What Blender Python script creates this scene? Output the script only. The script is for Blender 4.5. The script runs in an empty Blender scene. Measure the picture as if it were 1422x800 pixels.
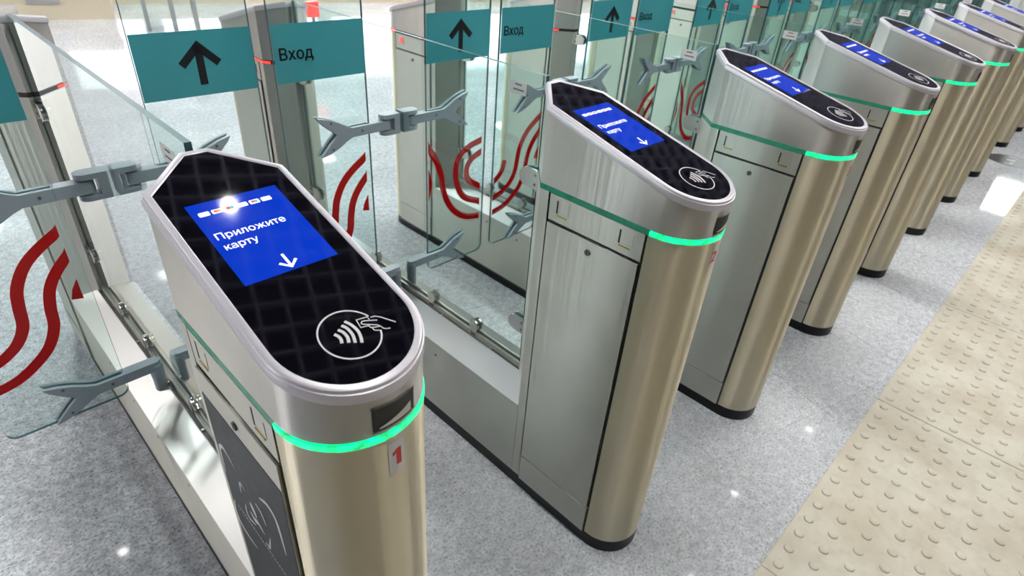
import bpy, bmesh, math, random
from mathutils import Matrix, Vector
random.seed(7)
scene = bpy.context.scene
COL = scene.collection

# ------------------------------------------------------------------ camera
def rz(a): return Matrix.Rotation(a, 4, 'Z')
def rx(a): return Matrix.Rotation(a, 4, 'X')
cam_d = bpy.data.cameras.new('camera')
cam = bpy.data.objects.new('camera', cam_d); COL.objects.link(cam)
cam.matrix_world = Matrix.Translation((-0.2497, -0.4723, 1.4042)) @ rz(-0.8299) @ rx(0.998) @ rz(0.08)
cam_d.sensor_width = 36.0
cam_d.lens = 823.2 / 1422 * 36.0
cam_d.clip_start = 0.02
cam_d.dof.use_dof = True
cam_d.dof.focus_distance = 0.92
cam_d.dof.aperture_fstop = 8.0
scene.camera = cam

# ------------------------------------------------------------------ world, exposure
w = bpy.data.worlds.new('hall_world'); scene.world = w; w.use_nodes = True
bg = w.node_tree.nodes['Background']
bg.inputs[0].default_value = (0.93, 0.96, 1.0, 1); bg.inputs[1].default_value = 1.0
vs = scene.view_settings
vs.view_transform = 'Standard'; vs.look = 'None'; vs.gamma = 1.0; vs.use_curve_mapping = False
vs.exposure = 0.0
scene.cycles.max_bounces = 10
scene.cycles.transparent_max_bounces = 40
scene.cycles.caustics_reflective = False
scene.cycles.caustics_refractive = False
scene.cycles.sample_clamp_indirect = 4.0
scene.cycles.sample_clamp_direct = 12.0

HALL = math.radians(-16.0)            # the hall's axes are turned against the row of turnstiles

# ------------------------------------------------------------------ materials
def new_mat(name):
    m = bpy.data.materials.new(name); m.use_nodes = True
    nt = m.node_tree; b = nt.nodes['Principled BSDF']
    return m, nt, b
def sset(b, **k):
    for n, v in k.items():
        b.inputs[n.replace('_', ' ')].default_value = v
def plain(name, col, rough=0.5, metal=0.0, spec=0.5, emit=None, es=0.0):
    m, nt, b = new_mat(name)
    b.inputs['Base Color'].default_value = (*col, 1)
    b.inputs['Roughness'].default_value = rough
    b.inputs['Metallic'].default_value = metal
    b.inputs['Specular IOR Level'].default_value = spec
    # a little grain in the gloss so that nothing is perfectly even
    n = nt.nodes.new('ShaderNodeTexNoise'); n.inputs['Scale'].default_value = 60
    tc = nt.nodes.new('ShaderNodeTexCoord'); nt.links.new(tc.outputs['Object'], n.inputs['Vector'])
    r = nt.nodes.new('ShaderNodeMapRange'); r.inputs[3].default_value = max(0, rough - 0.04); r.inputs[4].default_value = min(1, rough + 0.04)
    nt.links.new(n.outputs['Fac'], r.inputs[0]); nt.links.new(r.outputs[0], b.inputs['Roughness'])
    if emit:
        b.inputs['Emission Color'].default_value = (*emit, 1); b.inputs['Emission Strength'].default_value = es
    return m
def steel(name, col, rough, aniso, sx=24.0, sz=.25, var=0.10, rot=0.25, bump=.8):
    """brushed stainless steel: fine brushing lines, smudges, stretched highlights"""
    m, nt, b = new_mat(name); L = nt.links.new
    tc = nt.nodes.new('ShaderNodeTexCoord')
    mp = nt.nodes.new('ShaderNodeMapping'); mp.inputs['Scale'].default_value = (sx, sx, sz); L(tc.outputs['Object'], mp.inputs['Vector'])
    n = nt.nodes.new('ShaderNodeTexNoise'); n.inputs['Scale'].default_value = 6; n.inputs['Detail'].default_value = 4; L(mp.outputs[0], n.inputs['Vector'])
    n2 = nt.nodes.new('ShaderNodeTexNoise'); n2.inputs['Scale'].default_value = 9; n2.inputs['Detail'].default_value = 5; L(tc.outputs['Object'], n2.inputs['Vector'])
    r = nt.nodes.new('ShaderNodeMapRange'); r.inputs[1].default_value = .3; r.inputs[2].default_value = .7
    r.inputs[3].default_value = rough - .004; r.inputs[4].default_value = rough + .004; L(n.outputs['Fac'], r.inputs[0])
    add = nt.nodes.new('ShaderNodeMath'); add.operation = 'MULTIPLY_ADD'; L(n2.outputs['Fac'], add.inputs[0]); add.inputs[1].default_value = .08; L(r.outputs[0], add.inputs[2])
    L(add.outputs[0], b.inputs['Roughness'])
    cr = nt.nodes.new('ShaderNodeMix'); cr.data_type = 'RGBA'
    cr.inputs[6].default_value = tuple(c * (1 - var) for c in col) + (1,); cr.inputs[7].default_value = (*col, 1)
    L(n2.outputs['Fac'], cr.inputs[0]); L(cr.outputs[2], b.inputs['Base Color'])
    b.inputs['Metallic'].default_value = 1.0
    b.inputs['Anisotropic'].default_value = aniso; b.inputs['Anisotropic Rotation'].default_value = rot
    t = nt.nodes.new('ShaderNodeTangent'); t.direction_type = 'RADIAL'; t.axis = 'Z'
    if aniso:
        L(t.outputs[0], b.inputs['Tangent'])
        mp2 = nt.nodes.new('ShaderNodeMapping'); mp2.inputs['Scale'].default_value = (60, 60, .12); L(tc.outputs['Object'], mp2.inputs['Vector'])
        n3 = nt.nodes.new('ShaderNodeTexNoise'); n3.inputs['Scale'].default_value = 1; n3.inputs['Detail'].default_value = 3; L(mp2.outputs[0], n3.inputs['Vector'])
        bp = nt.nodes.new('ShaderNodeBump'); bp.inputs['Strength'].default_value = bump; bp.inputs['Distance'].default_value = .001; L(n3.outputs['Fac'], bp.inputs['Height']); L(bp.outputs[0], b.inputs['Normal'])
    return m
def glass_mat(name, tint, refl=1.7):
    m = bpy.data.materials.new(name); m.use_nodes = True; nt = m.node_tree; nt.nodes.clear(); L = nt.links.new
    out = nt.nodes.new('ShaderNodeOutputMaterial'); mix = nt.nodes.new('ShaderNodeMixShader')
    tr = nt.nodes.new('ShaderNodeBsdfTransparent'); tr.inputs[0].default_value = (*tint, 1)
    gl = nt.nodes.new('ShaderNodeBsdfGlossy'); gl.inputs['Roughness'].default_value = 0.0; gl.inputs[0].default_value = (.97, 1, .99, 1)
    fr = nt.nodes.new('ShaderNodeFresnel'); fr.inputs[0].default_value = 1.5
    ge = nt.nodes.new('ShaderNodeNewGeometry')
    inv = nt.nodes.new('ShaderNodeMath'); inv.operation = 'SUBTRACT'; inv.inputs[0].default_value = 1; L(ge.outputs['Backfacing'], inv.inputs[1])
    mu = nt.nodes.new('ShaderNodeMath'); mu.operation = 'MULTIPLY'; L(fr.outputs[0], mu.inputs[0]); L(inv.outputs[0], mu.inputs[1])
    m2 = nt.nodes.new('ShaderNodeMath'); m2.operation = 'MULTIPLY'; m2.use_clamp = True; L(mu.outputs[0], m2.inputs[0]); m2.inputs[1].default_value = refl
    L(m2.outputs[0], mix.inputs[0]); L(tr.outputs[0], mix.inputs[1]); L(gl.outputs[0], mix.inputs[2]); L(mix.outputs[0], out.inputs[0])
    return m
def film_mat(name, col, see):
    """self-adhesive translucent film on glass"""
    m = bpy.data.materials.new(name); m.use_nodes = True; nt = m.node_tree; b = nt.nodes['Principled BSDF']; L = nt.links.new
    b.inputs['Base Color'].default_value = (*col, 1); b.inputs['Roughness'].default_value = .12
    tr = nt.nodes.new('ShaderNodeBsdfTransparent'); tr.inputs[0].default_value = (*[c ** .5 for c in col], 1)
    mix = nt.nodes.new('ShaderNodeMixShader'); mix.inputs[0].default_value = see
    tl = nt.nodes.new('ShaderNodeBsdfTranslucent'); tl.inputs[0].default_value = (*col, 1)
    mx2 = nt.nodes.new('ShaderNodeMixShader'); mx2.inputs[0].default_value = .35
    L(b.outputs[0], mx2.inputs[1]); L(tl.outputs[0], mx2.inputs[2])
    L(mx2.outputs[0], mix.inputs[1]); L(tr.outputs[0], mix.inputs[2])
    L(mix.outputs[0], nt.nodes['Material Output'].inputs[0])
    return m
def granite():
    m, nt, b = new_mat('grey_granite'); L = nt.links.new
    tc = nt.nodes.new('ShaderNodeTexCoord')
    geo = nt.nodes.new('ShaderNodeNewGeometry')
    def noise(s, d=2, ro=.5):
        n = nt.nodes.new('ShaderNodeTexNoise'); n.inputs['Scale'].default_value = s; n.inputs['Detail'].default_value = d; n.inputs['Roughness'].default_value = ro
        L(geo.outputs['Position'], n.inputs['Vector']); return n
    a = noise(135, 3, .7); c = noise(40, 3, .6); e = noise(2.2, 4, .6)
    r = nt.nodes.new('ShaderNodeValToRGB'); L(a.outputs['Fac'], r.inputs[0])
    el = r.color_ramp.elements; el[0].position = .30; el[0].color = (.15, .16, .18, 1); el[1].position = .66; el[1].color = (.80, .825, .86, 1)
    k = el.new(.46); k.color = (.60, .625, .66, 1)
    r2 = nt.nodes.new('ShaderNodeMapRange'); r2.inputs[1].default_value = .3; r2.inputs[2].default_value = .7; r2.inputs[3].default_value = .72; r2.inputs[4].default_value = 1.28; L(c.outputs['Fac'], r2.inputs[0])
    r3 = nt.nodes.new('ShaderNodeMapRange'); r3.inputs[1].default_value = .3; r3.inputs[2].default_value = .7; r3.inputs[3].default_value = .86; r3.inputs[4].default_value = 1.14; L(e.outputs['Fac'], r3.inputs[0])
    mm = nt.nodes.new('ShaderNodeMath'); mm.operation = 'MULTIPLY'; L(r2.outputs[0], mm.inputs[0]); L(r3.outputs[0], mm.inputs[1])
    oi = nt.nodes.new('ShaderNodeObjectInfo'); r4 = nt.nodes.new('ShaderNodeMapRange'); r4.inputs[3].default_value = .93; r4.inputs[4].default_value = 1.07; L(oi.outputs['Random'], r4.inputs[0])
    m3 = nt.nodes.new('ShaderNodeMath'); m3.operation = 'MULTIPLY'; L(mm.outputs[0], m3.inputs[0]); L(r4.outputs[0], m3.inputs[1])
    mx = nt.nodes.new('ShaderNodeVectorMath'); mx.operation = 'SCALE'; L(r.outputs[0], mx.inputs[0]); L(m3.outputs[0], mx.inputs['Scale'])
    L(mx.outputs[0], b.inputs['Base Color'])
    rr = nt.nodes.new('ShaderNodeMapRange'); rr.inputs[3].default_value = .02; rr.inputs[4].default_value = .07; L(e.outputs['Fac'], rr.inputs[0]); L(rr.outputs[0], b.inputs['Roughness'])
    b.inputs['Specular IOR Level'].default_value = .55
    return m
def tactile_mat():
    m, nt, b = new_mat('cream_tactile_tile'); L = nt.links.new
    geo = nt.nodes.new('ShaderNodeNewGeometry')
    n = nt.nodes.new('ShaderNodeTexNoise'); n.inputs['Scale'].default_value = 5; n.inputs['Detail'].default_value = 6; L(geo.outputs['Position'], n.inputs['Vector'])
    n2 = nt.nodes.new('ShaderNodeTexNoise'); n2.inputs['Scale'].default_value = 28; n2.inputs['Detail'].default_value = 4; L(geo.outputs['Position'], n2.inputs['Vector'])
    r = nt.nodes.new('ShaderNodeValToRGB'); L(n.outputs['Fac'], r.inputs[0])
    el = r.color_ramp.elements; el[0].position = .32; el[0].color = (.46, .41, .315, 1); el[1].position = .62; el[1].color = (.60, .57, .475, 1)
    r2 = nt.nodes.new('ShaderNodeMapRange'); r2.inputs[1].default_value = .28; r2.inputs[2].default_value = .5; r2.inputs[3].default_value = .88; r2.inputs[4].default_value = 1.0; L(n2.outputs['Fac'], r2.inputs[0])
    mx = nt.nodes.new('ShaderNodeVectorMath'); mx.operation = 'SCALE'; L(r.outputs[0], mx.inputs[0]); L(r2.outputs[0], mx.inputs['Scale'])
    L(mx.outputs[0], b.inputs['Base Color']); b.inputs['Roughness'].default_value = .42
    return m
def led_mat(name, col, s, blotch):
    m, nt, b = new_mat(name); L = nt.links.new
    tc = nt.nodes.new('ShaderNodeTexCoord'); n = nt.nodes.new('ShaderNodeTexNoise'); n.inputs['Scale'].default_value = 90; n.inputs['Detail'].default_value = 2
    L(tc.outputs['Object'], n.inputs['Vector'])
    r = nt.nodes.new('ShaderNodeMapRange'); r.inputs[1].default_value = .35; r.inputs[2].default_value = .7; r.inputs[3].default_value = s * (1 - blotch); r.inputs[4].default_value = s * (1 + blotch)
    L(n.outputs['Fac'], r.inputs[0]); L(r.outputs[0], b.inputs['Emission Strength'])
    b.inputs['Emission Color'].default_value = (*col, 1); b.inputs['Base Color'].default_value = (*[c * .5 + .02 for c in col], 1); b.inputs['Roughness'].default_value = .15
    return m

M = dict(
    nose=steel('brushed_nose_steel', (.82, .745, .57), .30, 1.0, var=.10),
    side=steel('brushed_side_steel', (.70, .69, .635), .33, .9, var=.16),
    upper=steel('brushed_upper_steel', (.70, .68, .65), .34, .95, var=.28),
    slope=plain('polished_slope_steel', (.66, .66, .66), .34, 1.0),
    dark_steel=steel('dark_gap_steel', (.20, .20, .20), .45, 0),
    chrome=plain('polished_clip_metal', (.72, .71, .69), .16, 1.0),
    bezel=plain('satin_aluminium_rim', (.70, .68, .74), .34, .55),
    black=plain('black_rubber_plinth', (.004, .004, .006), .4, 0, .2),
    void=plain('dark_recess', (.012, .012, .012), .6),
    panel=plain('black_reader_glass', (.002, .002, .004), .04, 0, .5),
    screen=plain('blue_screen', (.0, .01, .06), .06, 0, .5, (.002, .030, .52), 1.0),
    white_lit=plain('lit_white_print', (.5, .5, .5), .3, 0, .5, (1, 1, 1), .85),
    white_print=plain('white_print', (.82, .82, .85), .4),
    grey_lit=plain('lit_grey_print', (.3, .3, .35), .3, 0, .5, (.35, .4, .6), .6),
    red_lit=plain('lit_red_print', (.5, .05, .03), .3, 0, .5, (.9, .08, .05), .7),
    orange_lit=plain('lit_orange_print', (.5, .2, .03), .3, 0, .5, (1, .35, .03), .7),
    teal_lit=plain('lit_teal_print', (.03, .3, .4), .3, 0, .5, (.05, .45, .6), .6),
    green_led=led_mat('green_light_ring', (.0, .80, .27), 1.7, .65),
    green_dim=led_mat('green_acrylic_strip', (.0, .30, .17), .22, .5),
    red_led=led_mat('red_light_ring', (1.0, .04, .03), 1.8, .5),
    red_dim=led_mat('red_acrylic_strip', (.03, .012, .01), .02, .5),
    arm=plain('grey_hinge_plastic', (.31, .375, .43), .38),
    glass=glass_mat('clear_green_tinted_glass', (.905, .965, .955)),
    edge=plain('teal_glass_edge', (.020, .085, .10), .35, 0, .25),
    teal=film_mat('teal_film', (.085, .42, .47), .16),
    red=film_mat('red_film', (.60, .005, .008), .03),
    ink=plain('black_print', (.004, .006, .012), .35),
    label=plain('white_paper_label', (.80, .80, .80), .5),
    redink=plain('red_print', (.65, .02, .02), .4),
    film=plain('charcoal_film', (.016, .018, .022), .38, 0, .3),
    brass=plain('brass_latch', (.55, .40, .10), .35, .9),
    granite=granite(), tactile=tactile_mat(),
    cream=plain('cream_stone', (.62, .56, .42), .4),
    stone_wall=plain('warm_stone_wall', (.50, .45, .34), .45),
    brown_wall=plain('olive_brown_wall', (.26, .23, .14), .45),
    dark_stone=plain('dark_stone_pillar', (.10, .088, .06), .3),
    white_wall=plain('white_wall_paint', (.75, .75, .74), .6),
    grid=plain('grey_ceiling_grid', (.42, .40, .53), .5),
    dark=plain('dark_ceiling_void', (.03, .03, .035), .7),
    lamp=plain('lamp_diffuser', (.9, .9, .9), .4, 0, .5, (1, .97, .92), 54.0),
    fill_strong=plain('strong_fill_diffuser', (.9, .9, .9), .4, 0, .5, (1, .98, .95), 95.0),
    lamp_far=plain('far_lamp_diffuser', (.9, .9, .9), .4, 0, .5, (.93, 1, .95), 11.0),
    fill_soft=plain('soft_fill_diffuser', (.9, .9, .9), .4, 0, .5, (.95, 1, .97), 6.0),
    spot=plain('spot_diffuser', (.9, .9, .9), .4, 0, .5, (1, .98, .95), 130.0),
    window=plain('lit_window', (.9, .9, .9), .3, 0, .5, (.92, .96, 1), 4.0),
    window_left=plain('side_fill_glow', (.9, .9, .9), .3, 0, .5, (.98, .98, 1), 4.2),  # emission of the panels added on the left wall
    frame=plain('white_lamp_housing', (.8, .8, .8), .4),
    sticker=plain('dark_floor_sticker', (.035, .04, .05), .3),
    bench=plain('grey_bench_metal', (.36, .36, .36), .4, .3),
)

# ------------------------------------------------------------------ mesh helpers
class MB:
    """collects shapes for one mesh object"""
    def __init__(s): s.bm = bmesh.new(); s.mats = []
    def mi(s, m):
        if m not in s.mats: s.mats.append(m)
        return s.mats.index(m)
    def face(s, pts, m):
        f = s.bm.faces.new([s.bm.verts.new(p) for p in pts]); f.material_index = s.mi(m); return f
    def box(s, x0, x1, y0, y1, z0, z1, m, mx=None):
        c = [(x, y, z) for x in (x0, x1) for y in (y0, y1) for z in (z0, z1)]
        v = [s.bm.verts.new((mx @ Vector(p)) if mx else p) for p in c]
        i = s.mi(m)
        for q in ((0, 1, 3, 2), (4, 6, 7, 5), (0, 4, 5, 1), (2, 3, 7, 6), (0, 2, 6, 4), (1, 5, 7, 3)):
            s.bm.faces.new([v[k] for k in q]).material_index = i
    def loft(s, rings, m, cap=True, closed=True):
        """rings: lists of points of the same length"""
        i = s.mi(m); V = [[s.bm.verts.new(p) for p in r] for r in rings]; n = len(V[0])
        for a, b in zip(V[:-1], V[1:]):
            for k in range(n if closed else n - 1):
                s.bm.faces.new((a[k], a[(k + 1) % n], b[(k + 1) % n], b[k])).material_index = i
        if cap:
            s.bm.faces.new(V[0][::-1]).material_index = i; s.bm.faces.new(V[-1]).material_index = i
    def prism(s, poly, f0, f1, m, me=None):
        """poly: 2D points; f0, f1 map a 2D point to 3D for the two caps; me: side material"""
        i = s.mi(m); j = s.mi(me or m)
        a = [s.bm.verts.new(f0(*p)) for p in poly]; b = [s.bm.verts.new(f1(*p)) for p in poly]; n = len(poly)
        s.bm.faces.new(a[::-1]).material_index = i; s.bm.faces.new(b).material_index = i
        for k in range(n):
            s.bm.faces.new((a[k], a[(k + 1) % n], b[(k + 1) % n], b[k])).material_index = j
    def strip(s, left, right, f0, f1, m):
        """a ribbon between two 2D lines, with thickness"""
        i = s.mi(m)
        def row(f): return [s.bm.verts.new(f(*p)) for p in left], [s.bm.verts.new(f(*p)) for p in right]
        la, ra = row(f0); lb, rb = row(f1); n = len(left)
        F = lambda *v: setattr(s.bm.faces.new(v), 'material_index', i)
        for k in range(n - 1):
            F(la[k], la[k + 1], ra[k + 1], ra[k]); F(lb[k], rb[k], rb[k + 1], lb[k + 1])
            F(la[k], lb[k], lb[k + 1], la[k + 1]); F(ra[k], ra[k + 1], rb[k + 1], rb[k])
        F(la[0], ra[0], rb[0], lb[0]); F(la[-1], lb[-1], rb[-1], ra[-1])
    def disc(s, c, r, axis, h, m, n=20, bev=0.0):
        """short cylinder from c along axis"""
        a = Vector(axis).normalized(); t = a.orthogonal().normalized(); u = a.cross(t); c = Vector(c)
        ring = lambda rr, hh: [c + a * hh + (t * math.cos(2 * math.pi * k / n) + u * math.sin(2 * math.pi * k / n)) * rr for k in range(n)]
        rs = [ring(r, 0), ring(r, h - bev), ring(r - bev, h)] if bev else [ring(r, 0), ring(r, h)]
        s.loft(rs, m)
    def mesh(s, name, smooth=35):
        bmesh.ops.recalc_face_normals(s.bm, faces=s.bm.faces)
        me = bpy.data.meshes.new(name); s.bm.to_mesh(me); s.bm.free()
        for m in s.mats: me.materials.append(M[m])
        if smooth:
            me.polygons.foreach_set('use_smooth', [True] * len(me.polygons)); me.set_sharp_from_angle(angle=math.radians(smooth))
        return me
    def build(s, name, parent=None, smooth=35):
        return link(name, s.mesh(name, smooth), parent)
def link(name, data, parent=None):
    o = bpy.data.objects.new(name, data); COL.objects.link(o); o.parent = parent; return o
def tag(o, label, cat=None, group=None, kind=None):
    o['label'] = label
    if cat: o['category'] = cat
    if group: o['group'] = group
    if kind: o['kind'] = kind
    return o
def struct(o): o['kind'] = 'structure'; return o
def smooth_line(pts, n=6):
    """Catmull-Rom through pts"""
    P = [Vector(p) for p in pts]
    if len(P) < 3: return [tuple(p) for p in P]
    out = []
    for k in range(len(P) - 1):
        a = P[k - 1] if k else P[0] * 2 - P[1]; b, c = P[k], P[k + 1]; d = P[k + 2] if k + 2 < len(P) else P[-1] * 2 - P[-2]
        for j in range(n):
            t = j / n
            out.append(tuple(.5 * ((2 * b) + (c - a) * t + (2 * a - 5 * b + 4 * c - d) * t * t + (3 * b - a - 3 * c + d) * t ** 3)))
    out.append(tuple(P[-1])); return out
def ribbon(mb, pts, width, f0, f1, m, n=6, clampx=None, taper=False):
    L = smooth_line(pts, n); le, ri = [], []
    for k, p in enumerate(L):
        a = Vector(L[max(0, k - 1)]); b = Vector(L[min(len(L) - 1, k + 1)]); t = (b - a).normalized(); nn = Vector((-t.y, t.x))
        hw = width / 2
        if taper: hw *= max(.25, math.sin(math.pi * (k + .5) / len(L)) ** .6)
        l, r = Vector(p) + nn * hw, Vector(p) - nn * hw
        if clampx:
            l.x = min(max(l.x, clampx[0]), clampx[1]); r.x = min(max(r.x, clampx[0]), clampx[1])
        le.append(tuple(l)); ri.append(tuple(r))
    mb.strip(le, ri, f0, f1, m)
def text_polys(body, bold=0.0):
    """2D triangles of a line of lettering (cap height about 0.73), left end at 0"""
    c = bpy.data.curves.new('lettering', 'FONT'); c.body = body; c.size = 1.0; c.offset = bold; c.resolution_u = 3
    o = bpy.data.objects.new('lettering', c); COL.objects.link(o)
    dg = bpy.context.evaluated_depsgraph_get(); dg.update()
    me = bpy.data.meshes.new_from_object(o.evaluated_get(dg))
    V = [(v.co.x, v.co.y) for v in me.vertices]; F = [tuple(p.vertices) for p in me.polygons]
    bpy.data.objects.remove(o); bpy.data.curves.remove(c); bpy.data.meshes.remove(me)
    x0 = min(v[0] for v in V); x1 = max(v[0] for v in V)
    return [(v[0] - x0, v[1]) for v in V], F, x1 - x0
def lettering(mb, body, x0, y0, width, f, m, bold=0.012, ysc=1.0):
    """flat print: lettering of the given width, lower left corner at x0, y0, mapped by f(x, y)"""
    V, F, wd = text_polys(body); s = width / wd; i = mb.mi(m)
    for k, (dx, dy) in enumerate(((0, 0), (bold, 0), (-bold, 0), (0, bold * .8), (0, -bold * .8))):
        vs = [mb.bm.verts.new(Vector(f(x0 + (x + dx) * s, y0 + (y + dy) * s * ysc)) ) for x, y in V]
        for q in F:
            try: mb.bm.faces.new([vs[k] for k in q]).material_index = i
            except ValueError: pass

# ------------------------------------------------------------------ the setting: floor
PITCH = 0.7149
EDGE_Y = -0.357                                   # where the granite stops and the tactile strip starts
fb = MB(); fb.box(-22, 42, -14, 30, -.06, -.0010, 'granite'); floor = struct(fb.build('floor', smooth=0))
T = .52; rot2 = Matrix.Rotation(HALL, 2); org = Vector((1.15, -.10))
tile_mesh = None
def clip(poly, y):                                # keep the side above y
    out = []
    for k in range(len(poly)):
        a, b = poly[k], poly[(k + 1) % len(poly)]
        if a.y >= y: out.append(a)
        if (a.y - y) * (b.y - y) < 0: out.append(a + (b - a) * ((y - a.y) / (b.y - a.y)))
    return out
def tile_shape(poly, c):
    b = MB(); e = .0008; P = [p - c for p in poly]; cen = sum(P, Vector((0, 0))) / len(P)
    ins = [p - (p - cen).normalized() * e for p in P]
    b.loft([[(p.x, p.y, -.012) for p in P], [(p.x, p.y, -.0004) for p in P], [(p.x, p.y, 0) for p in ins]], 'granite')
    return b.mesh('floor_tile', 0)
ntile = 0
cands = []
for i in range(-6, 16):
    for j in range(-10, 14):
        c = org + rot2 @ Vector(((i + .5) * T, (j + .5) * T))
        if not (-1.3 < c.x < 6.6 and -.75 < c.y < 5.0 and c.y < 2.2 + 0.75 * c.x + 1.2): continue
        g = .0009
        poly = [c + rot2 @ Vector((sx * (T / 2 - g), sy * (T / 2 - g))) for sx, sy in ((-1, -1), (1, -1), (1, 1), (-1, 1))]
        cands.append((c, poly))
cands.sort(key=lambda q: (q[0] - Vector((-.25, -.47))).length)
for c, poly in cands[:260]:
    cut = clip(poly, EDGE_Y + .001)
    if len(cut) < 3: continue
    if len(cut) == 4 and min(p.y for p in poly) >= EDGE_Y + .001:
        if tile_mesh is None: tile_mesh = tile_shape(poly, c)
        me = tile_mesh
    else:
        me = tile_shape(cut, c)
    o = link('floor_tile', me, floor); o.location = (c.x, c.y, 0); ntile += 1

# tactile strip of cream tiles with truncated domes
DP = .0675; ND = 14; TL = DP * ND
tb = MB(); e = .002
rings = [[(-TL / 2 + q, -TL / 2 + q, z), (TL / 2 - q, -TL / 2 + q, z), (TL / 2 - q, TL / 2 - q, z), (-TL / 2 + q, TL / 2 - q, z)] for q, z in ((.0012, -.012), (.0012, .0005), (.0012 + e, .002))]
tb.loft(rings, 'tactile')
for a in range(ND):
    for b in range(ND):
        x = (a - ND / 2 + .5) * DP; y = (b - ND / 2 + .5) * DP
        rs = [[(x + r * math.cos(k * math.pi / 6), y + r * math.sin(k * math.pi / 6), z) for k in range(12)] for r, z in ((.0138, .0018), (.0116, .0050), (.0088, .0058))]
        tb.loft(rs, 'tactile')
tact_mesh = tb.mesh('tactile_tile', 25)
strip = MB(); strip.box(-2.9, 12.2, EDGE_Y - 2 * TL, EDGE_Y, -.05, -.011, 'granite')
tact = tag(strip.build('tactile_strip', smooth=0), 'cream tactile paving strip of domed tiles in front of the turnstiles', 'tactile paving', kind='structure')
for i in range(-4, 11):
    for j in range(2):
        o = link('tactile_tile', tact_mesh, tact); o.location = (1.866 + (i + .5) * TL, EDGE_Y - (j + .5) * TL, 0)

# ------------------------------------------------------------------ the setting: hall round the turnstiles
hall = rz(HALL)
def hall_box(mb, *a): mb.box(*a, mx=hall)
CH = 3.2
b = MB(); b.box(-14, 31, -12, 26, CH + .35, CH + .45, 'dark', mx=hall); struct(b.build('ceiling', smooth=0))
b = MB()
for k in range(-86, 214):
    q = k * .14 + .03
    b.box(q - .007, q + .007, -8, 16, CH, CH + .045, 'grid', mx=hall)
for k in range(-57, 114):
    q = k * .14 + .03
    b.box(-12, 30, q - .007, q + .007, CH + .001, CH + .044, 'grid', mx=hall)
struct(b.build('ceiling_grid', smooth=0))
b = MB(); b.box(-14, 31, 15.9, 16.1, 0, CH + .4, 'white_wall', mx=hall); wb = struct(b.build('wall_back', smooth=0))
for k in range(-5, 9):
    p = MB(); p.box(k * 1.9 + .2, k * 1.9 + 1.7, 15.86, 15.92, .5, 2.7, 'window', mx=hall); struct(p.build('window_%d' % (k + 6), smooth=0))
b = MB(); b.box(-6.1, 30, -6.7, -6.5, 0, CH + .4, 'brown_wall', mx=hall); wf = struct(b.build('wall_front', smooth=0))
b = MB(); b.box(-6.2, -6.0, -6.6, 16, 0, CH + .4, 'brown_wall', mx=hall); wl = struct(b.build('wall_left', smooth=0))
b = MB(); b.box(29.9, 30.1, -6.6, 16, 0, CH + .4, 'stone_wall', mx=hall); struct(b.build('wall_right', smooth=0))
for k in range(13):
    p = MB(); p.box(-5.2 + k * 2.6, -4.2 + k * 2.6, -6.52, -6.2, 0, CH + .3, 'dark_stone', mx=hall); p.build('pillar', wf, 0)
for k in range(2):
    p = MB(); p.box(-6.03, -5.97, -.15 + k * 1.0, .75 + k * 1.0, .25, 2.8, 'window_left', mx=hall); struct(p.build('window_%d' % (k + 20), smooth=0))  # glowing panels added on the unseen left wall to brighten the steel sides

# unseen lamp panels added to light the scene; the spotlights mirror in the floor
def lamp_panel(x, y, rot, ln=1.2, wd=.20, mat='lamp'):
    mx = Matrix.Translation((x, y, CH - .06)) @ rz(rot)
    r = link('unseen_lamp', None); r.matrix_world = mx
    h = MB(); h.box(-ln / 2 - .02, ln / 2 + .02, -wd / 2 - .02, wd / 2 + .02, .01, .06, 'frame'); h.build('lamp_housing', r, 0)
    d = MB(); d.box(-ln / 2, ln / 2, -wd / 2, wd / 2, 0, .011, mat); d.build('lamp_diffuser', r, 0)
    return r
LP = [(.57, -.15), (2.92, -.15), (5.26, -1.1), (7.60, -1.1), (.57, 4.1), (2.92, 4.1), (5.26, 4.1), (7.60, 4.1), (2.92, 1.05), (-1.05, 2.2), (-1.05, 3.6), (-1.8, -.15), (3.0, -4.4), (9.0, -4.4), (-3.4, 4.6), (-3.9, 6.0), (2.0, 7.4), (5.6, 7.4), (9.2, 6.6), (.2, 10.8), (5.0, 10.2), (9.8, 9.2), (15.2, .1), (16.4, .05), (21.0, -.2), (22.2, -.2)]  # placed to brighten aisles with reflections hidden; farthest four follow pale floor patches
for i, (x, y) in enumerate(LP):
    tag(lamp_panel(x, y, 0 if x > 14 else math.pi / 2 if i < 12 else HALL + (math.pi / 2 if i % 2 else 0), 1.2, .8 if x > 14 else .2, 'fill_soft' if i in (9, 10, 11) else 'lamp_far' if x > 14 else 'fill_strong' if 3.5 < y < 8 else 'lamp'), 'unseen white rectangular lamp panel put above the picture to light the hall', 'ceiling lamp', 'rectangular ceiling lamps')
for x, y in [(4.11, .41), (5.52, .25), (-.228, 3.555), (1.943, 1.965), (.80, 1.75)]:
    r = link('ceiling_spotlight', None); r.location = (x, y, CH - .02)
    h = MB(); h.disc((0, 0, .004), .055, (0, 0, 1), .03, 'frame'); h.build('spot_housing', r)
    d = MB(); d.disc((0, 0, 0), .034, (0, 0, 1), .006, 'spot'); d.build('spot_lens', r)
    tag(r, 'small round ceiling spotlight mirrored in the polished floor and screens', 'spotlight', 'round ceiling spotlights')

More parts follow.
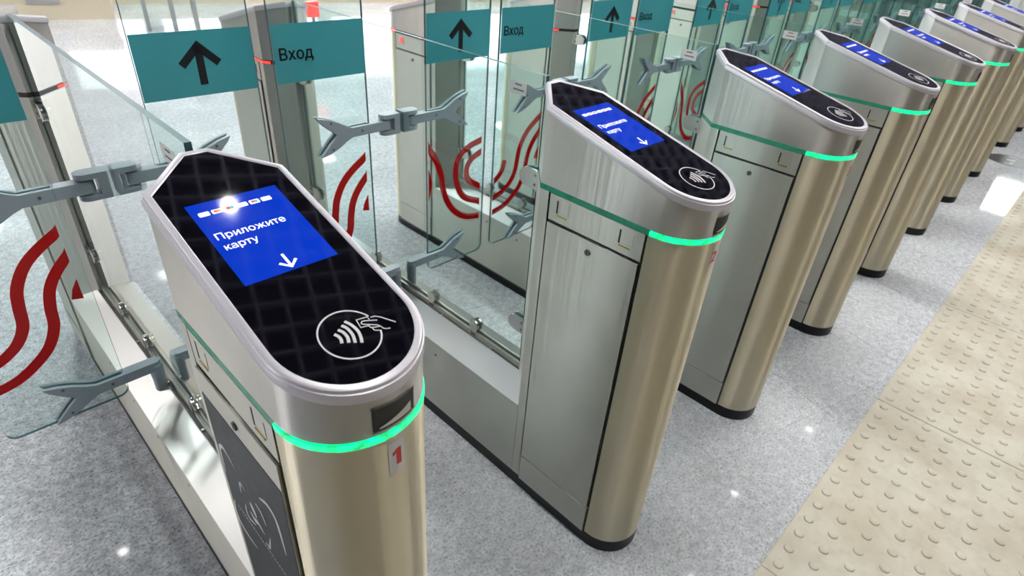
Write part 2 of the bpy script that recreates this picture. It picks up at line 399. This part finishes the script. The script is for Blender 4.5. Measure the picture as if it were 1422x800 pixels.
# ------------------------------------------------------------------ the turnstile
W = .087; CY = .274; RY = .343; RW = .018; ZB = 1.0848; SL = .2553; YB = .2582
zt = lambda y: ZB + SL * (y - YB)
ZP = .041; Z0 = .915; Z1 = .927                    # plinth top, light ring
GY = .89                                           # gate plane, and the middle of the turnstile
def nose(r, n=28, y0=0.0, a0=math.pi, a1=2 * math.pi):
    return [(r * math.cos(a0 + (a1 - a0) * k / n), r * math.sin(a0 + (a1 - a0) * k / n)) for k in range(n + 1)]
def outline(e=0.0, yfront=None):
    """plan of the pedestal, grown by e"""
    c = e * .414
    o = nose(W + e) if yfront is None else [(-W - e, yfront), (W + e, yfront)]
    return o + [(W + e, CY + c), (RW + c, RY + e), (-RW - c, RY + e), (-W - e, CY + c)]
def P3(z): return lambda x, y: (x, y, z)
def top(h): return lambda x, y: (x, y, zt(y) + h)

def pedestal(kind):
    """kind: 'front' with the reader or 'rear'; returns [(name, mesh, label)] with the body first"""
    parts = []
    front = kind == 'front'
    # body: inner carcass, side frame strips, chamfers and rear face
    b = MB()
    b.prism([(-W + .004, .0), (W - .004, .0), (W - .004, .246), (-W + .004, .246)], P3(ZP), P3(Z0), 'void')
    b.prism([(W, .2490), (W, CY), (RW, RY), (-RW, RY), (-W, CY), (-W, .2490)], P3(ZP), P3(Z0), 'side')
    parts.append(('pedestal_body', b.mesh('pedestal_body'), None))
    # plinth
    b = MB(); b.prism(outline(.0), P3(0), P3(ZP), 'black'); parts.append(('plinth', b.mesh('plinth'), 'black rubber plinth'))
    # nose cover, with a shadow gap to the doors
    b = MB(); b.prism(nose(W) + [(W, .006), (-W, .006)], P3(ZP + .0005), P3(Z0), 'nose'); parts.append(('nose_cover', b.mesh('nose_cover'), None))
    for s in (-1, 1):
        x0, x1 = (s * (W - .02), s * (W + .0040))
        x0, x1 = min(x0, x1), max(x0, x1)
        b = MB(); b.box(x0, x1, .0125, .2425, .1335, .8515, 'side')
        b.disc((s * (W + .0036), .129, .826), .0065, (s, 0, 0), .003, 'dark_steel', 16)
        b.box(min(s * (W + .0062), s * (W + .0070)), max(s * (W + .0062), s * (W + .0070)), .128, .130, .8215, .8305, 'void')
        parts.append(('service_door', b.mesh('service_door', 30), 'brushed steel service door with a cam lock'))
        b = MB(); b.box(min(s * (W - .02), s * (W + .0058)), max(s * (W - .02), s * (W + .0058)), .010, .2425, ZP + .0005, .1315, 'side'); parts.append(('kick_panel', b.mesh('kick_panel'), None))
        b = MB(); b.box(min(s * (W - .02), s * (W + .0005)), max(s * (W - .02), s * (W + .0005)), .011, .2435, .8565, .9145, 'side')
        xx = lambda a, c: (min(s * (W + a), s * (W + c)), max(s * (W + a), s * (W + c)))
        for yy in (.222, .064):
            b.box(*xx(.0004, .0009), yy - .0018, yy + .0018, .876, .904, 'void')
            b.box(*xx(.0004, .0011), yy - .031, yy - .003, .877, .8785, 'slope'); b.box(*xx(.0004, .0011), yy - .031, yy - .0295, .8785, .903, 'slope')
            if s < 0:
                b.box(*xx(.0004, .0016), yy - .026, yy - .001, .8705, .8735, 'brass')
        parts.append(('upper_flap', b.mesh('upper_flap'), None))
    # light ring round the nose, acrylic strip along the sides
    b = MB(); b.prism(nose(W + .0012) + [(W + .0012, .004), (-W - .0012, .004)], P3(Z0 + .0015), P3(Z1 - .002), 'green_led' if front else 'red_led')
    parts.append(('light_ring', b.mesh('light_ring'), 'glowing green light ring' if front else 'glowing red light ring'))
    b = MB(); b.prism([(-W, .004), (W, .004), (W, CY), (RW, RY), (-RW, RY), (-W, CY)], P3(Z0), P3(Z1), 'green_dim' if front else 'red_dim')
    if not front:
        for s in (-1, 1):
            b.prism([(s * (W + .0008), .205), (s * (W + .0008), CY), (s * (W - .018), CY + .0185), (s * (W - .019), CY + .0165), (s * (W - .001), CY - .001), (s * (W - .001), .205)], P3(Z0 + .002), P3(Z1 - .003), 'red_led')
    parts.append(('light_strip', b.mesh('light_strip'), 'acrylic light strip'))
    # upper housing with the sloping top
    b = MB(); b.prism(outline(-.0004), P3(Z1), top(-.012), 'upper'); parts.append(('upper_housing', b.mesh('upper_housing'), None))
    # rim
    b = MB()
    b.loft([[top(h)(*p) for p in outline(e)] for e, h in ((.0005, -.0175), (.0022, -.0165), (.0026, -.0060), (.0020, -.0045), (.0005, -.0040), (-.0005, -.0010), (-.0025, .0), (-.0075, .0), (-.0088, -.0012), (-.0088, -.006))], 'bezel', cap=False)
    parts.append(('rim', b.mesh('rim', 28), 'satin silver rim'))
    b = MB(); b.prism(outline(-.0086), top(-.008), top(-.0012), 'panel'); parts.append(('reader_panel', b.mesh('reader_panel'), 'glossy black glass reader panel'))
    # ticket slot in the nose
    b = MB()
    def cyl(a, z, r): a = math.radians(a); return (r * math.cos(a), r * math.sin(a), z)
    A = [-104 + k * (37 / 8) for k in range(9)]
    lo, hi = .9335, .9665
    out_lo = [cyl(a, lo, W + .0006) for a in A]; out_hi = [cyl(a, hi - .004 * (k / 8), W + .0006) for k, a in enumerate(A)]
    b.loft([out_lo, out_hi], 'void', cap=False, closed=False)
    mid = [cyl(a, lo + .003, W + .0012) for a in A[1:-1]]; mid2 = [cyl(a, lo + .016 * (.3 + .7 * k / 6), W + .0012) for k, a in enumerate(A[1:-1])]
    b.loft([mid, mid2], 'side', cap=False, closed=False)
    fr = .0008
    for (a0, a1, z0, z1) in ((A[0] - 1, A[-1] + 1, hi, hi + .0015), (A[0] - 1, A[-1] + 1, lo - .0015, lo)):
        AA = [a0 + (a1 - a0) * k / 8 for k in range(9)]
        b.loft([[cyl(a, z0 - (.004 * k / 8 if z0 > .95 else 0), W + fr) for k, a in enumerate(AA)], [cyl(a, z1 - (.004 * k / 8 if z0 > .95 else 0), W + fr) for k, a in enumerate(AA)]], 'dark_steel', cap=False, closed=False)
    if front: parts.append(('ticket_slot', b.mesh('ticket_slot'), 'dark recessed ticket slot'))
    else:
        b.bm.free()
        b = MB(); b.box(W + .0004, W + .002, .035, .058, .882, .902, 'red_led'); parts.append(('indicator', b.mesh('indicator'), 'small square red indicator'))
    if front:
        # screen with its print
        g = top(-.0008); g2 = top(-.0006)
        b = MB(); b.prism([(-.056, .092), (.056, .092), (.056, .238), (-.056, .238)], top(-.003), g, 'screen'); parts.append(('screen', b.mesh('screen'), 'bright blue screen'))
        b = MB()
        lettering(b, 'Приложите', -.0485, .1695, .083, g2, 'white_lit', .012); lettering(b, 'карту', -.0475, .1505, .0385, g2, 'white_lit', .012)
        parts.append(('screen_text', b.mesh('screen_text', 0), 'white Cyrillic lettering'))
        b = MB(); rib = lambda pts, wd: ribbon(b, pts, wd, g2, top(-.0004), 'white_lit', 1)
        rib([(.0005, .1195), (.0005, .0985)], .0032); rib([(-.0095, .1065), (.0005, .0968), (.0105, .1065)], .0034)
        parts.append(('screen_arrow', b.mesh('screen_arrow', 0), 'white arrow'))
        b = MB()
        for k in range(6):
            x = -.0485 + k * .0152
            b.prism([(x + .001, .2135), (x + .0115, .2135), (x + .0125, .2145), (x + .0125, .2200), (x + .0115, .2210), (x + .001, .2210), (x, .2200), (x, .2145)], g, g2, 'white_lit')
            h = top(-.0004)
            if k in (1, 4):
                for dx, mm in ((-.0018, 'red_lit'), (.0018, 'orange_lit' if k == 1 else 'teal_lit')):
                    b.face([h(x + .00625 + dx + .0024 * math.cos(t * math.pi / 6), .21725 + .0024 * math.sin(t * math.pi / 6)) for t in range(12)], mm)
            elif k in (0, 3, 5): lettering(b, {0: 'VISA', 3: 'МИР', 5: 'Pay'}[k], x + .0025, .2158, .0072, h, 'teal_lit' if k == 3 else 'grey_lit')
            else:
                b.prism([(x + .002, .2150), (x + .0065, .2150), (x + .0065, .2195), (x + .002, .2195)], g2, h, 'red_lit'); b.prism([(x + .0065, .2150), (x + .0105, .2150), (x + .0105, .2195), (x + .0065, .2195)], g2, h, 'teal_lit')
        parts.append(('payment_marks', b.mesh('payment_marks', 0), 'row of six small payment marks'))
        # contactless sign
        b = MB(); h0 = top(-.0008); h1 = top(-.0005)
        def line(pts, wd, n=6): ribbon(b, pts, wd, h0, h1, 'white_print', n)
        cx, cy, R = .0005, -.0180, .0325
        line([(cx + R * math.cos(math.radians(a)), cy + R * math.sin(math.radians(a))) for a in range(20, 346, 10)], .0018, 2)
        for pts in ([(-.0133, -.0105), (-.0112, -.0150), (-.0112, -.0198), (-.0131, -.0243)], [(-.0068, -.0072), (-.0040, -.0130), (-.0040, -.0205), (-.0067, -.0272)],
                    [(-.0006, -.0040), (.0022, -.0100), (.0024, -.0200), (-.0012, -.0306)], [(.0052, -.0006), (.0088, -.0090), (.0098, -.0190), (.0074, -.0280), (.0046, -.0338)]):
            line(pts, .0034)
        for pts in ([(.0290, -.0110), (.0290, -.0068), (.0168, -.0050), (.0150, -.0162), (.0240, -.0182)], [(.0320, -.0090), (.0370, -.0100), (.0415, -.0140), (.0515, -.0280)]):
            line(pts, .0013, 1)
        for pts in ([(.0360, -.0160), (.0280, -.0122), (.0220, -.0098), (.0192, -.0108), (.0192, -.0130), (.0250, -.0170), (.0320, -.0218), (.0340, -.0250)],
                    [(.0340, -.0250), (.0352, -.0290), (.0380, -.0310), (.0415, -.0322)], [(.0240, -.0182), (.0242, -.0212), (.0310, -.0240), (.0340, -.0245)], [(.0252, -.0222), (.0254, -.0262), (.0300, -.0290)]):
            line(pts, .0012, 4)
        parts.append(('contactless_sign', b.mesh('contactless_sign', 0), 'white contactless card sign in a circle'))
    return parts

FORK = [(.10, .0125), (.155, .0125), (.172, .020), (.195, .033), (.222, .044), (.249, .051), (.240, .038), (.222, .020), (.200, .002),
        (.200, -.002), (.220, -.020), (.238, -.038), (.249, -.051), (.224, -.046), (.196, -.034), (.172, -.020), (.155, -.0125), (.10, -.0125)]
def fork_mesh(s, lower):
    b = MB(); z = .403 if lower else .875
    poly = [(s * x, zz) for x, zz in FORK]
    for y0, y1 in ((-.0135, -.0048), (.0048, .0135)):
        b.prism(poly, lambda x, q: (x, GY + y0, z + q), lambda x, q: (x, GY + y1, z + q), 'arm')
    x0 = .016 if lower else .028
    # solid part of the arm with a rounded end
    end = [(x0 + .012 * (1 - math.cos(t)), .0135 * math.sin(t)) for t in [math.pi / 2 - k * math.pi / 6 for k in range(7)]] if False else None
    pl = [(s * (.014 + x0 - .0135 * math.cos(k * math.pi / 8)), GY + .0135 * math.sin(k * math.pi / 8)) for k in range(-4, 5)] + [(s * .101, GY + .0135), (s * .101, GY - .0135)]
    b.prism(pl, P3(z - .0125), P3(z + .0125), 'arm')
    for x, q in ((.125, 0), (.215, .034), (.215, -.034)):
        b.disc((s * x, GY - .0133, z + q), .0032, (0, -1, 0), .0012, 'dark_steel', 10)
    if lower:
        for r, z0, z1 in ((.0145, .327, .368), (.0155, .369, .404)):
            b.disc((s * (.014 + x0), GY, z0), r, (0, 0, 1), z1 - z0, 'arm', 20, .001)
        b.disc((s * (.014 + x0), GY, .318), .011, (0, 0, 1), .012, 'void', 16)
    return b.mesh('gate_arm', 30)
def clevis_mesh(s):
    b = MB()
    def plate(z0, z1):
        pl = [(s * (.006), GY - .0175), (s * .045, GY - .0175)] + [(s * (.045 + .0165 * math.cos(t)), GY + .0175 * math.sin(t)) for t in [-math.pi / 2 + k * math.pi / 10 for k in range(1, 10)]] + [(s * .045, GY + .0175), (s * .006, GY + .0175)]
        b.prism(pl, P3(z0), P3(z1), 'arm')
    plate(.892, .9035); plate(.8475, .8575)
    b.box(min(s * .006, s * .024), max(s * .006, s * .024), GY - .0172, GY + .0172, .850, .899, 'arm')
    b.disc((s * .046, GY, .857), .007, (0, 0, 1), .036, 'chrome', 12)
    return b.mesh('hinge_clevis', 30)
def wing(s):
    """gate wing on side s: [(name, mesh, label)], the glass first"""
    x0, x1, z0, z1 = .097, .336, .352, 1.74
    r = .022; corner = lambda cx, cz, a0: [(cx + r * math.cos(math.radians(a0 + k * 15)), cz + r * math.sin(math.radians(a0 + k * 15))) for k in range(7)]
    poly = corner(x0 + r, z0 + r, 180) + corner(x1 - r, z0 + r, 270) + corner(x1 - r, z1 - r, 0) + corner(x0 + r, z1 - r, 90)
    f = lambda y: (lambda x, z: (s * x, y, z))
    g = MB(); g.prism(poly, f(GY - .004), f(GY + .004), 'glass', 'edge'); out = [('gate_wing', g.mesh('gate_wing', 30), 'clear glass gate wing')]
    F = lambda y: (lambda x, z: (x, y, z))
    b = MB(); b.prism([(s * .098, 1.0185), (s * .3345, 1.0185), (s * .3345, 1.1475), (s * .098, 1.1475)], F(GY - .0046), F(GY - .0041), 'teal'); out.append(('teal_sign', b.mesh('teal_sign', 0), 'teal sign band'))
    b = MB(); p0, p1 = F(GY - .0048), F(GY - .0054)
    if s > 0:
        ribbon(b, [(.2205, 1.118), (.2205, 1.0405)], .0155, p0, p1, 'ink', 1)
        b.prism([(.2205, 1.1285), (.2640, 1.0870), (.2530, 1.0755), (.2205, 1.1065), (.1880, 1.0755), (.1770, 1.0870)], p0, p1, 'ink')
        out.append(('arrow', b.mesh('arrow', 0), 'black arrow pointing up'))
    else:
        lettering(b, 'Вход', -.3215, 1.0705, .083, p1, 'ink', .022); out.append(('sign_text', b.mesh('sign_text', 0), 'black Cyrillic word'))
    b = MB(); wd = .0215
    if s < 0:
        cl = (-.333, -.116)
        for pts in ([(-.106, .804), (-.159, .770), (-.191, .740), (-.214, .699), (-.223, .659), (-.230, .616), (-.249, .582), (-.275, .560), (-.300, .548), (-.345, .536)],
                    [(-.106, .752), (-.143, .714), (-.165, .679), (-.176, .638), (-.183, .593), (-.206, .548), (-.244, .514), (-.284, .493), (-.345, .482)],
                    [(-.286, .668), (-.295, .635), (-.318, .610), (-.345, .597)]):
            ribbon(b, pts, wd, p0, p1, 'red', 5, cl)
        b.prism([(-.116, .686), (-.116, .637), (-.137, .642), (-.130, .664)], p0, p1, 'red')
    else:
        cl = (.100, .318)
        for pts in ([(.088, .792), (.129, .734), (.149, .682), (.158, .631), (.177, .582), (.212, .536), (.261, .505), (.330, .490)],
                    [(.330, .764), (.268, .751), (.224, .725), (.209, .680), (.218, .628), (.251, .578), (.330, .541)],
                    [(.330, .726), (.278, .707), (.256, .675), (.267, .634), (.330, .593)]):
            ribbon(b, pts, wd, p0, p1, 'red', 5, cl)
        b.prism([(.100, .711), (.108, .688), (.113, .661), (.109, .630), (.100, .604)], p0, p1, 'red')
    out.append(('red_motif', b.mesh('red_motif', 0), 'red curving line motif'))
    out.append(('gate_arm', fork_mesh(s, False), 'grey forked gate arm')); out.append(('gate_arm', fork_mesh(s, True), 'grey forked gate arm on a post')); out.append(('hinge_clevis', clevis_mesh(s), None))
    return out

def base_parts():
    out = []
    y0, y1 = CY, 2 * GY - CY
    b = MB(); prof = [(-W, ZP), (W, ZP), (W, .2915), (.022, .330), (-.022, .330), (-W, .2915)]
    b.prism(prof, lambda x, z: (x, y0 + .001, z), lambda x, z: (x, y1 - .001, z), 'side')
    for s in (-1, 1):
        for k, yy in enumerate((.62, .80, .98, 1.16)):
            b.disc((s * (W - .001), yy, .262 if k % 2 else .250), .0042, (s, 0, 0), .0014, 'void', 10)
    out.append(('base_beam', b.mesh('base_beam', 25), None))
    b = MB(); b.prism([(-W, 0), (W, 0), (W, ZP), (-W, ZP)], lambda x, z: (x, y0, z), lambda x, z: (x, y1, z), 'black'); out.append(('plinth', b.mesh('plinth'), 'black rubber plinth'))
    for s in (-1, 1):
        b = MB(); t = .0022
        b.prism([(s * (W + .0006), .2925), (s * .0205, .3345), (s * .0205, .3365), (s * .0225, .3365), (s * (W + .0012), .2950)], lambda x, z: (x, y0 + .0015, z), lambda x, z: (x, y1 - .0015, z), 'slope')
        out.append(('sloping_cover', b.mesh('sloping_cover', 25), 'bright sloping steel cover'))
    b = MB()
    for s in (-1, 1): b.box(min(s * .0056, s * .0110), max(s * .0056, s * .0110), RY, 2 * GY - RY, .328, .350, 'side')
    b.box(-.0215, .0215, RY, 2 * GY - RY, .326, .3335, 'dark_steel')
    for k in range(5):
        for s in (-1, 1): b.disc((s * .0165, .46 + k * .215, .333), .0042, (0, 0, 1), .004, 'chrome', 10)
    out.append(('glass_channel', b.mesh('glass_channel', 25), 'metal channel holding the glass'))
    return out
def glass_parts():
    out = []
    y0, y1, z0, z1 = .357, 2 * GY - .357, .338, 1.112
    f = lambda x: (lambda y, z: (x, y, z))
    b = MB(); b.prism([(y0, z0), (y1, z0), (y1, z1 - .006), (y1 - .006, z1), (y0, z1)], f(-.005), f(.005), 'glass', 'edge'); out.append(('glass_panel', b.mesh('glass_panel', 0), 'clear glass side panel'))
    def clamp(y, z, d):
        b = MB(); r = .0225
        pl = [(y - d * .014, z - r), (y + d * .026, z - r)] + [(y + d * (.026 + r * math.cos(t)), z + r * math.sin(t)) for t in [-math.pi / 2 + k * math.pi / 8 for k in range(1, 8)]] + [(y + d * .026, z + r), (y - d * .014, z + r)]
        for a, c in ((-.0115, -.0052), (.0052, .0115)): b.prism(pl, f(a), f(c), 'chrome')
        for s in (-1, 1):
            b.box(min(s * .0115, s * .017), max(s * .0115, s * .017), y - d * .014, y - d * .008, z - r, z + r, 'chrome')
            for q in (-.011, .011): b.disc((s * .0112, y - d * .002, z + q), .0035, (s, 0, 0), .0015, 'dark_steel', 8)
        return b.mesh('glass_clamp', 30)
    for y, d in ((y0, 1), (y1, -1)):
        for z in (.885, .472): out.append(('glass_clamp', clamp(y, z, d), 'polished glass clamp'))
    for y in (.54, .735, 1.045, 1.24):
        b = MB()
        for s in (-1, 1): b.disc((s * .0052, y, .368), .0185, (s, 0, 0), .007, 'chrome', 20, .0015)
        b.box(-.0118, .0118, y - .010, y + .010, .333, .356, 'chrome')
        out.append(('glass_clip', b.mesh('glass_clip', 30), 'round polished glass clip'))
    b = MB(); g = f(-.0056)
    b.prism([(.409, 1.0575), (.461, 1.0575), (.461, 1.0845), (.409, 1.0845)], f(-.0051), g, 'label')
    for yy, zz, ww in ((.424, 1.0765, .020), (.417, 1.0655, .036)):
        k = 0
        while k * .004 < ww:
            if random.random() < .8: b.prism([(yy + k * .004, zz), (yy + k * .004 + .0028, zz), (yy + k * .004 + .0028, zz + .0035), (yy + k * .004, zz + .0035)], g, f(-.0058), 'ink')
            k += 1
    out.append(('paper_label', b.mesh('paper_label', 0), 'small white printed label'))
    return out

FRONT = pedestal('front'); REAR = pedestal('rear'); WINGS = {-1: wing(-1), 1: wing(1)}; BASE = base_parts(); GLASS = glass_parts()
def assemble(parts, name, parent, label):
    n, me, lb = parts[0]
    root = link(name, me, parent); root['label'] = label
    for n, me, lb in parts[1:]:
        o = link(n, me, root)
        if lb: o['label'] = lb
    return root
ORD = ['first', 'second', 'third', 'fourth', 'fifth', 'sixth', 'seventh', 'eighth', 'ninth', 'tenth']
POS = [0, 1, 2, 3, 4, 5, 6, 7, 8.5, 9.5]
LAB = ['nearest steel turnstile, with red number 1 sticker and large blue screen seen from above',
       'second steel turnstile from the left, full height in view down to its black plinth',
       'third steel turnstile from the left, its grey side door partly behind the second',
       'fourth steel turnstile from the left, small dark screen with blue print',
       'fifth steel turnstile from the left, its top panel reflecting greenish light',
       'sixth steel turnstile from the left, only nose and top panel showing',
       'seventh steel turnstile from the left, a thin steel nose beyond the sixth',
       'eighth steel turnstile from the left, the last before the wider gap',
       'ninth steel turnstile from the left, just past the wider gap',
       'farthest steel turnstile, cut off by the top right corner']
for i, px in enumerate(POS):
    r = link('turnstile', None); r.location = (px * PITCH, 0, 0)
    tag(r, LAB[i], 'turnstile', 'row of steel turnstiles')
    fp = assemble(FRONT, 'front_pedestal', r, 'steel front pedestal with rounded nose and sloping reader top')
    rp = assemble(REAR, 'rear_pedestal', r, 'steel rear pedestal with red light ring')
    rp.location = (0, 2 * GY, 0); rp.rotation_euler = (0, 0, math.pi)
    assemble(BASE, 'base_beam', r, 'low steel base between the two pedestals')
    assemble(GLASS, 'glass_panel', r, 'clear glass side panel above the base')
    for s in (-1, 1):
        assemble(WINGS[s], 'gate_wing', r, 'glass gate wing with teal arrow sign and red motif' if s > 0 else 'glass gate wing with teal lettered sign and red motif')
    # number sticker on the nose
    b = MB(); A = [-94 + k * (14 / 5) for k in range(6)]
    cy = lambda a, z, q: ((W + q) * math.cos(math.radians(a)), (W + q) * math.sin(math.radians(a)), z)
    b.loft([[cy(a, .857, .0004) for a in A], [cy(a, .907, .0004) for a in A]], 'label', cap=False, closed=False)
    V, F, wd = text_polys(str(i + 1)); sc = .026 / .73; q0 = -87 - math.degrees(wd * sc / 2 / W)
    mi = b.mi('redink')
    if i == 0: V, F = [(.12, 0), (.30, 0), (.30, .73), (.15, .73), (-.02, .60), (-.02, .46), (.12, .545)], [(0, 1, 2, 3, 6), (3, 4, 5, 6)]; q0 = -88.3
    for dx in ((0,) if i == 0 else (0, .055, .11)):
        vs_ = [b.bm.verts.new(cy(q0 - 2 + math.degrees((x + dx) * sc / W), .869 + y * sc, .0009)) for x, y in V]
        for f_ in F: b.bm.faces.new([vs_[k] for k in f_]).material_index = mi
    o = b.build('number_sticker', fp); o['label'] = 'white sticker with a red number'
    if i == 0:
        # charcoal film with white line drawing on the door facing the camera
        f0 = lambda y, z: (-W - .0041, y, z); f1 = lambda y, z: (-W - .0047, y, z); f2 = lambda y, z: (-W - .0052, y, z)
        b = MB(); b.prism([(.014, .136), (.2415, .136), (.2415, .806), (.014, .806)], f0, f1, 'film')
        def ln(pts, wd=.0075, n=5): ribbon(b, pts, wd, f1, f2, 'white_print', n, None, True)
        ln([(.233, .648), (.232, .690), (.226, .709), (.213, .716), (.198, .711), (.181, .700)]); ln([(.181, .647), (.178, .668), (.172, .675), (.159, .669)], .005)
        ln([(.233, .580), (.240, .548), (.232, .523), (.208, .513), (.177, .514)], .007); ln([(.102, .711), (.076, .722), (.056, .714), (.049, .685), (.046, .645)], .008)
        ln([(.175, .626), (.180, .606), (.174, .594), (.150, .601)], .005); ln([(.150, .655), (.144, .646), (.138, .632)], .012); ln([(.161, .624), (.148, .616), (.137, .621), (.119, .612)], .010)
        ln([(.127, .675), (.115, .673), (.108, .666), (.102, .650)], .005); ln([(.124, .588), (.112, .588), (.108, .597), (.098, .626)], .005)
        for k in range(22):
            t = k / 22; y = .214 - .16 * t; z = .580 - .010 * t
            b.prism([(y, z), (y + .0045, z), (y + .0045, z + .0022), (y, z + .0022)], f1, f2, 'white_print')
        o = b.build('door_film', fp); o['label'] = 'charcoal film with white line drawing'

# ------------------------------------------------------------------ far side of the hall
b = MB()
b.box(-1.30, -.43, 8.10, 8.70, 0, .30, 'cream', mx=hall); b.box(-1.20, -.90, 8.08, 8.11, .16, .26, 'bench', mx=hall); b.box(-1.32, -.41, 8.08, 8.72, .30, .34, 'cream', mx=hall)
tag(b.build('stone_block', smooth=0), 'cream stone block with a grey grille far behind the gates', 'stone block')
b = MB(); b.box(-8, 14, 9.2, 9.8, -.003, .12, 'cream', mx=hall); b.box(-8, 14, 9.5, 9.8, .12, .24, 'cream', mx=hall); o = b.build('trim_1', smooth=0); struct(o)
r = link('bench', None); r.matrix_world = hall @ Matrix.Translation((.13, 7.45, 0))
b = MB(); b.box(-.32, .32, -.16, .16, .40, .44, 'bench'); b.build('seat', r, 0)
for x in (-.24, .02, .24):
    b = MB(); b.box(x - .02, x + .02, -.13, .13, 0, .40, 'bench'); b.build('leg', r, 0)
tag(r, 'grey bench with three legs far beyond the glass gates', 'bench')
b = MB(); b.disc((0, 0, .0002), .165, (0, 0, 1), .0008, 'sticker', 40)
for k in range(7):
    a = -.11 + k * .036; b.box(a, a + (.022 if k % 2 else .012), -.02, .035 - .03 * (k % 3), .001, .0014, 'label')
o = b.build('floor_sticker', smooth=0); o.location = (5.66, -.185, 0)
tag(o, 'dark round floor sticker with white marks near the far turnstiles', 'floor sticker')
r = link('signal_post', None); r.location = (2.72, 5.0, 0)
b = MB(); b.disc((0, 0, 0), .07, (0, 0, 1), .012, 'bench', 20); b.disc((0, 0, .012), .016, (0, 0, 1), .40, 'bench', 14); b.build('post', r)
b = MB(); b.box(-.055, .055, -.02, .02, .41, .54, 'red_led'); b.build('lamp_head', r, 0)
tag(r, 'small red light on a low grey post beyond the second turnstile', 'signal light')
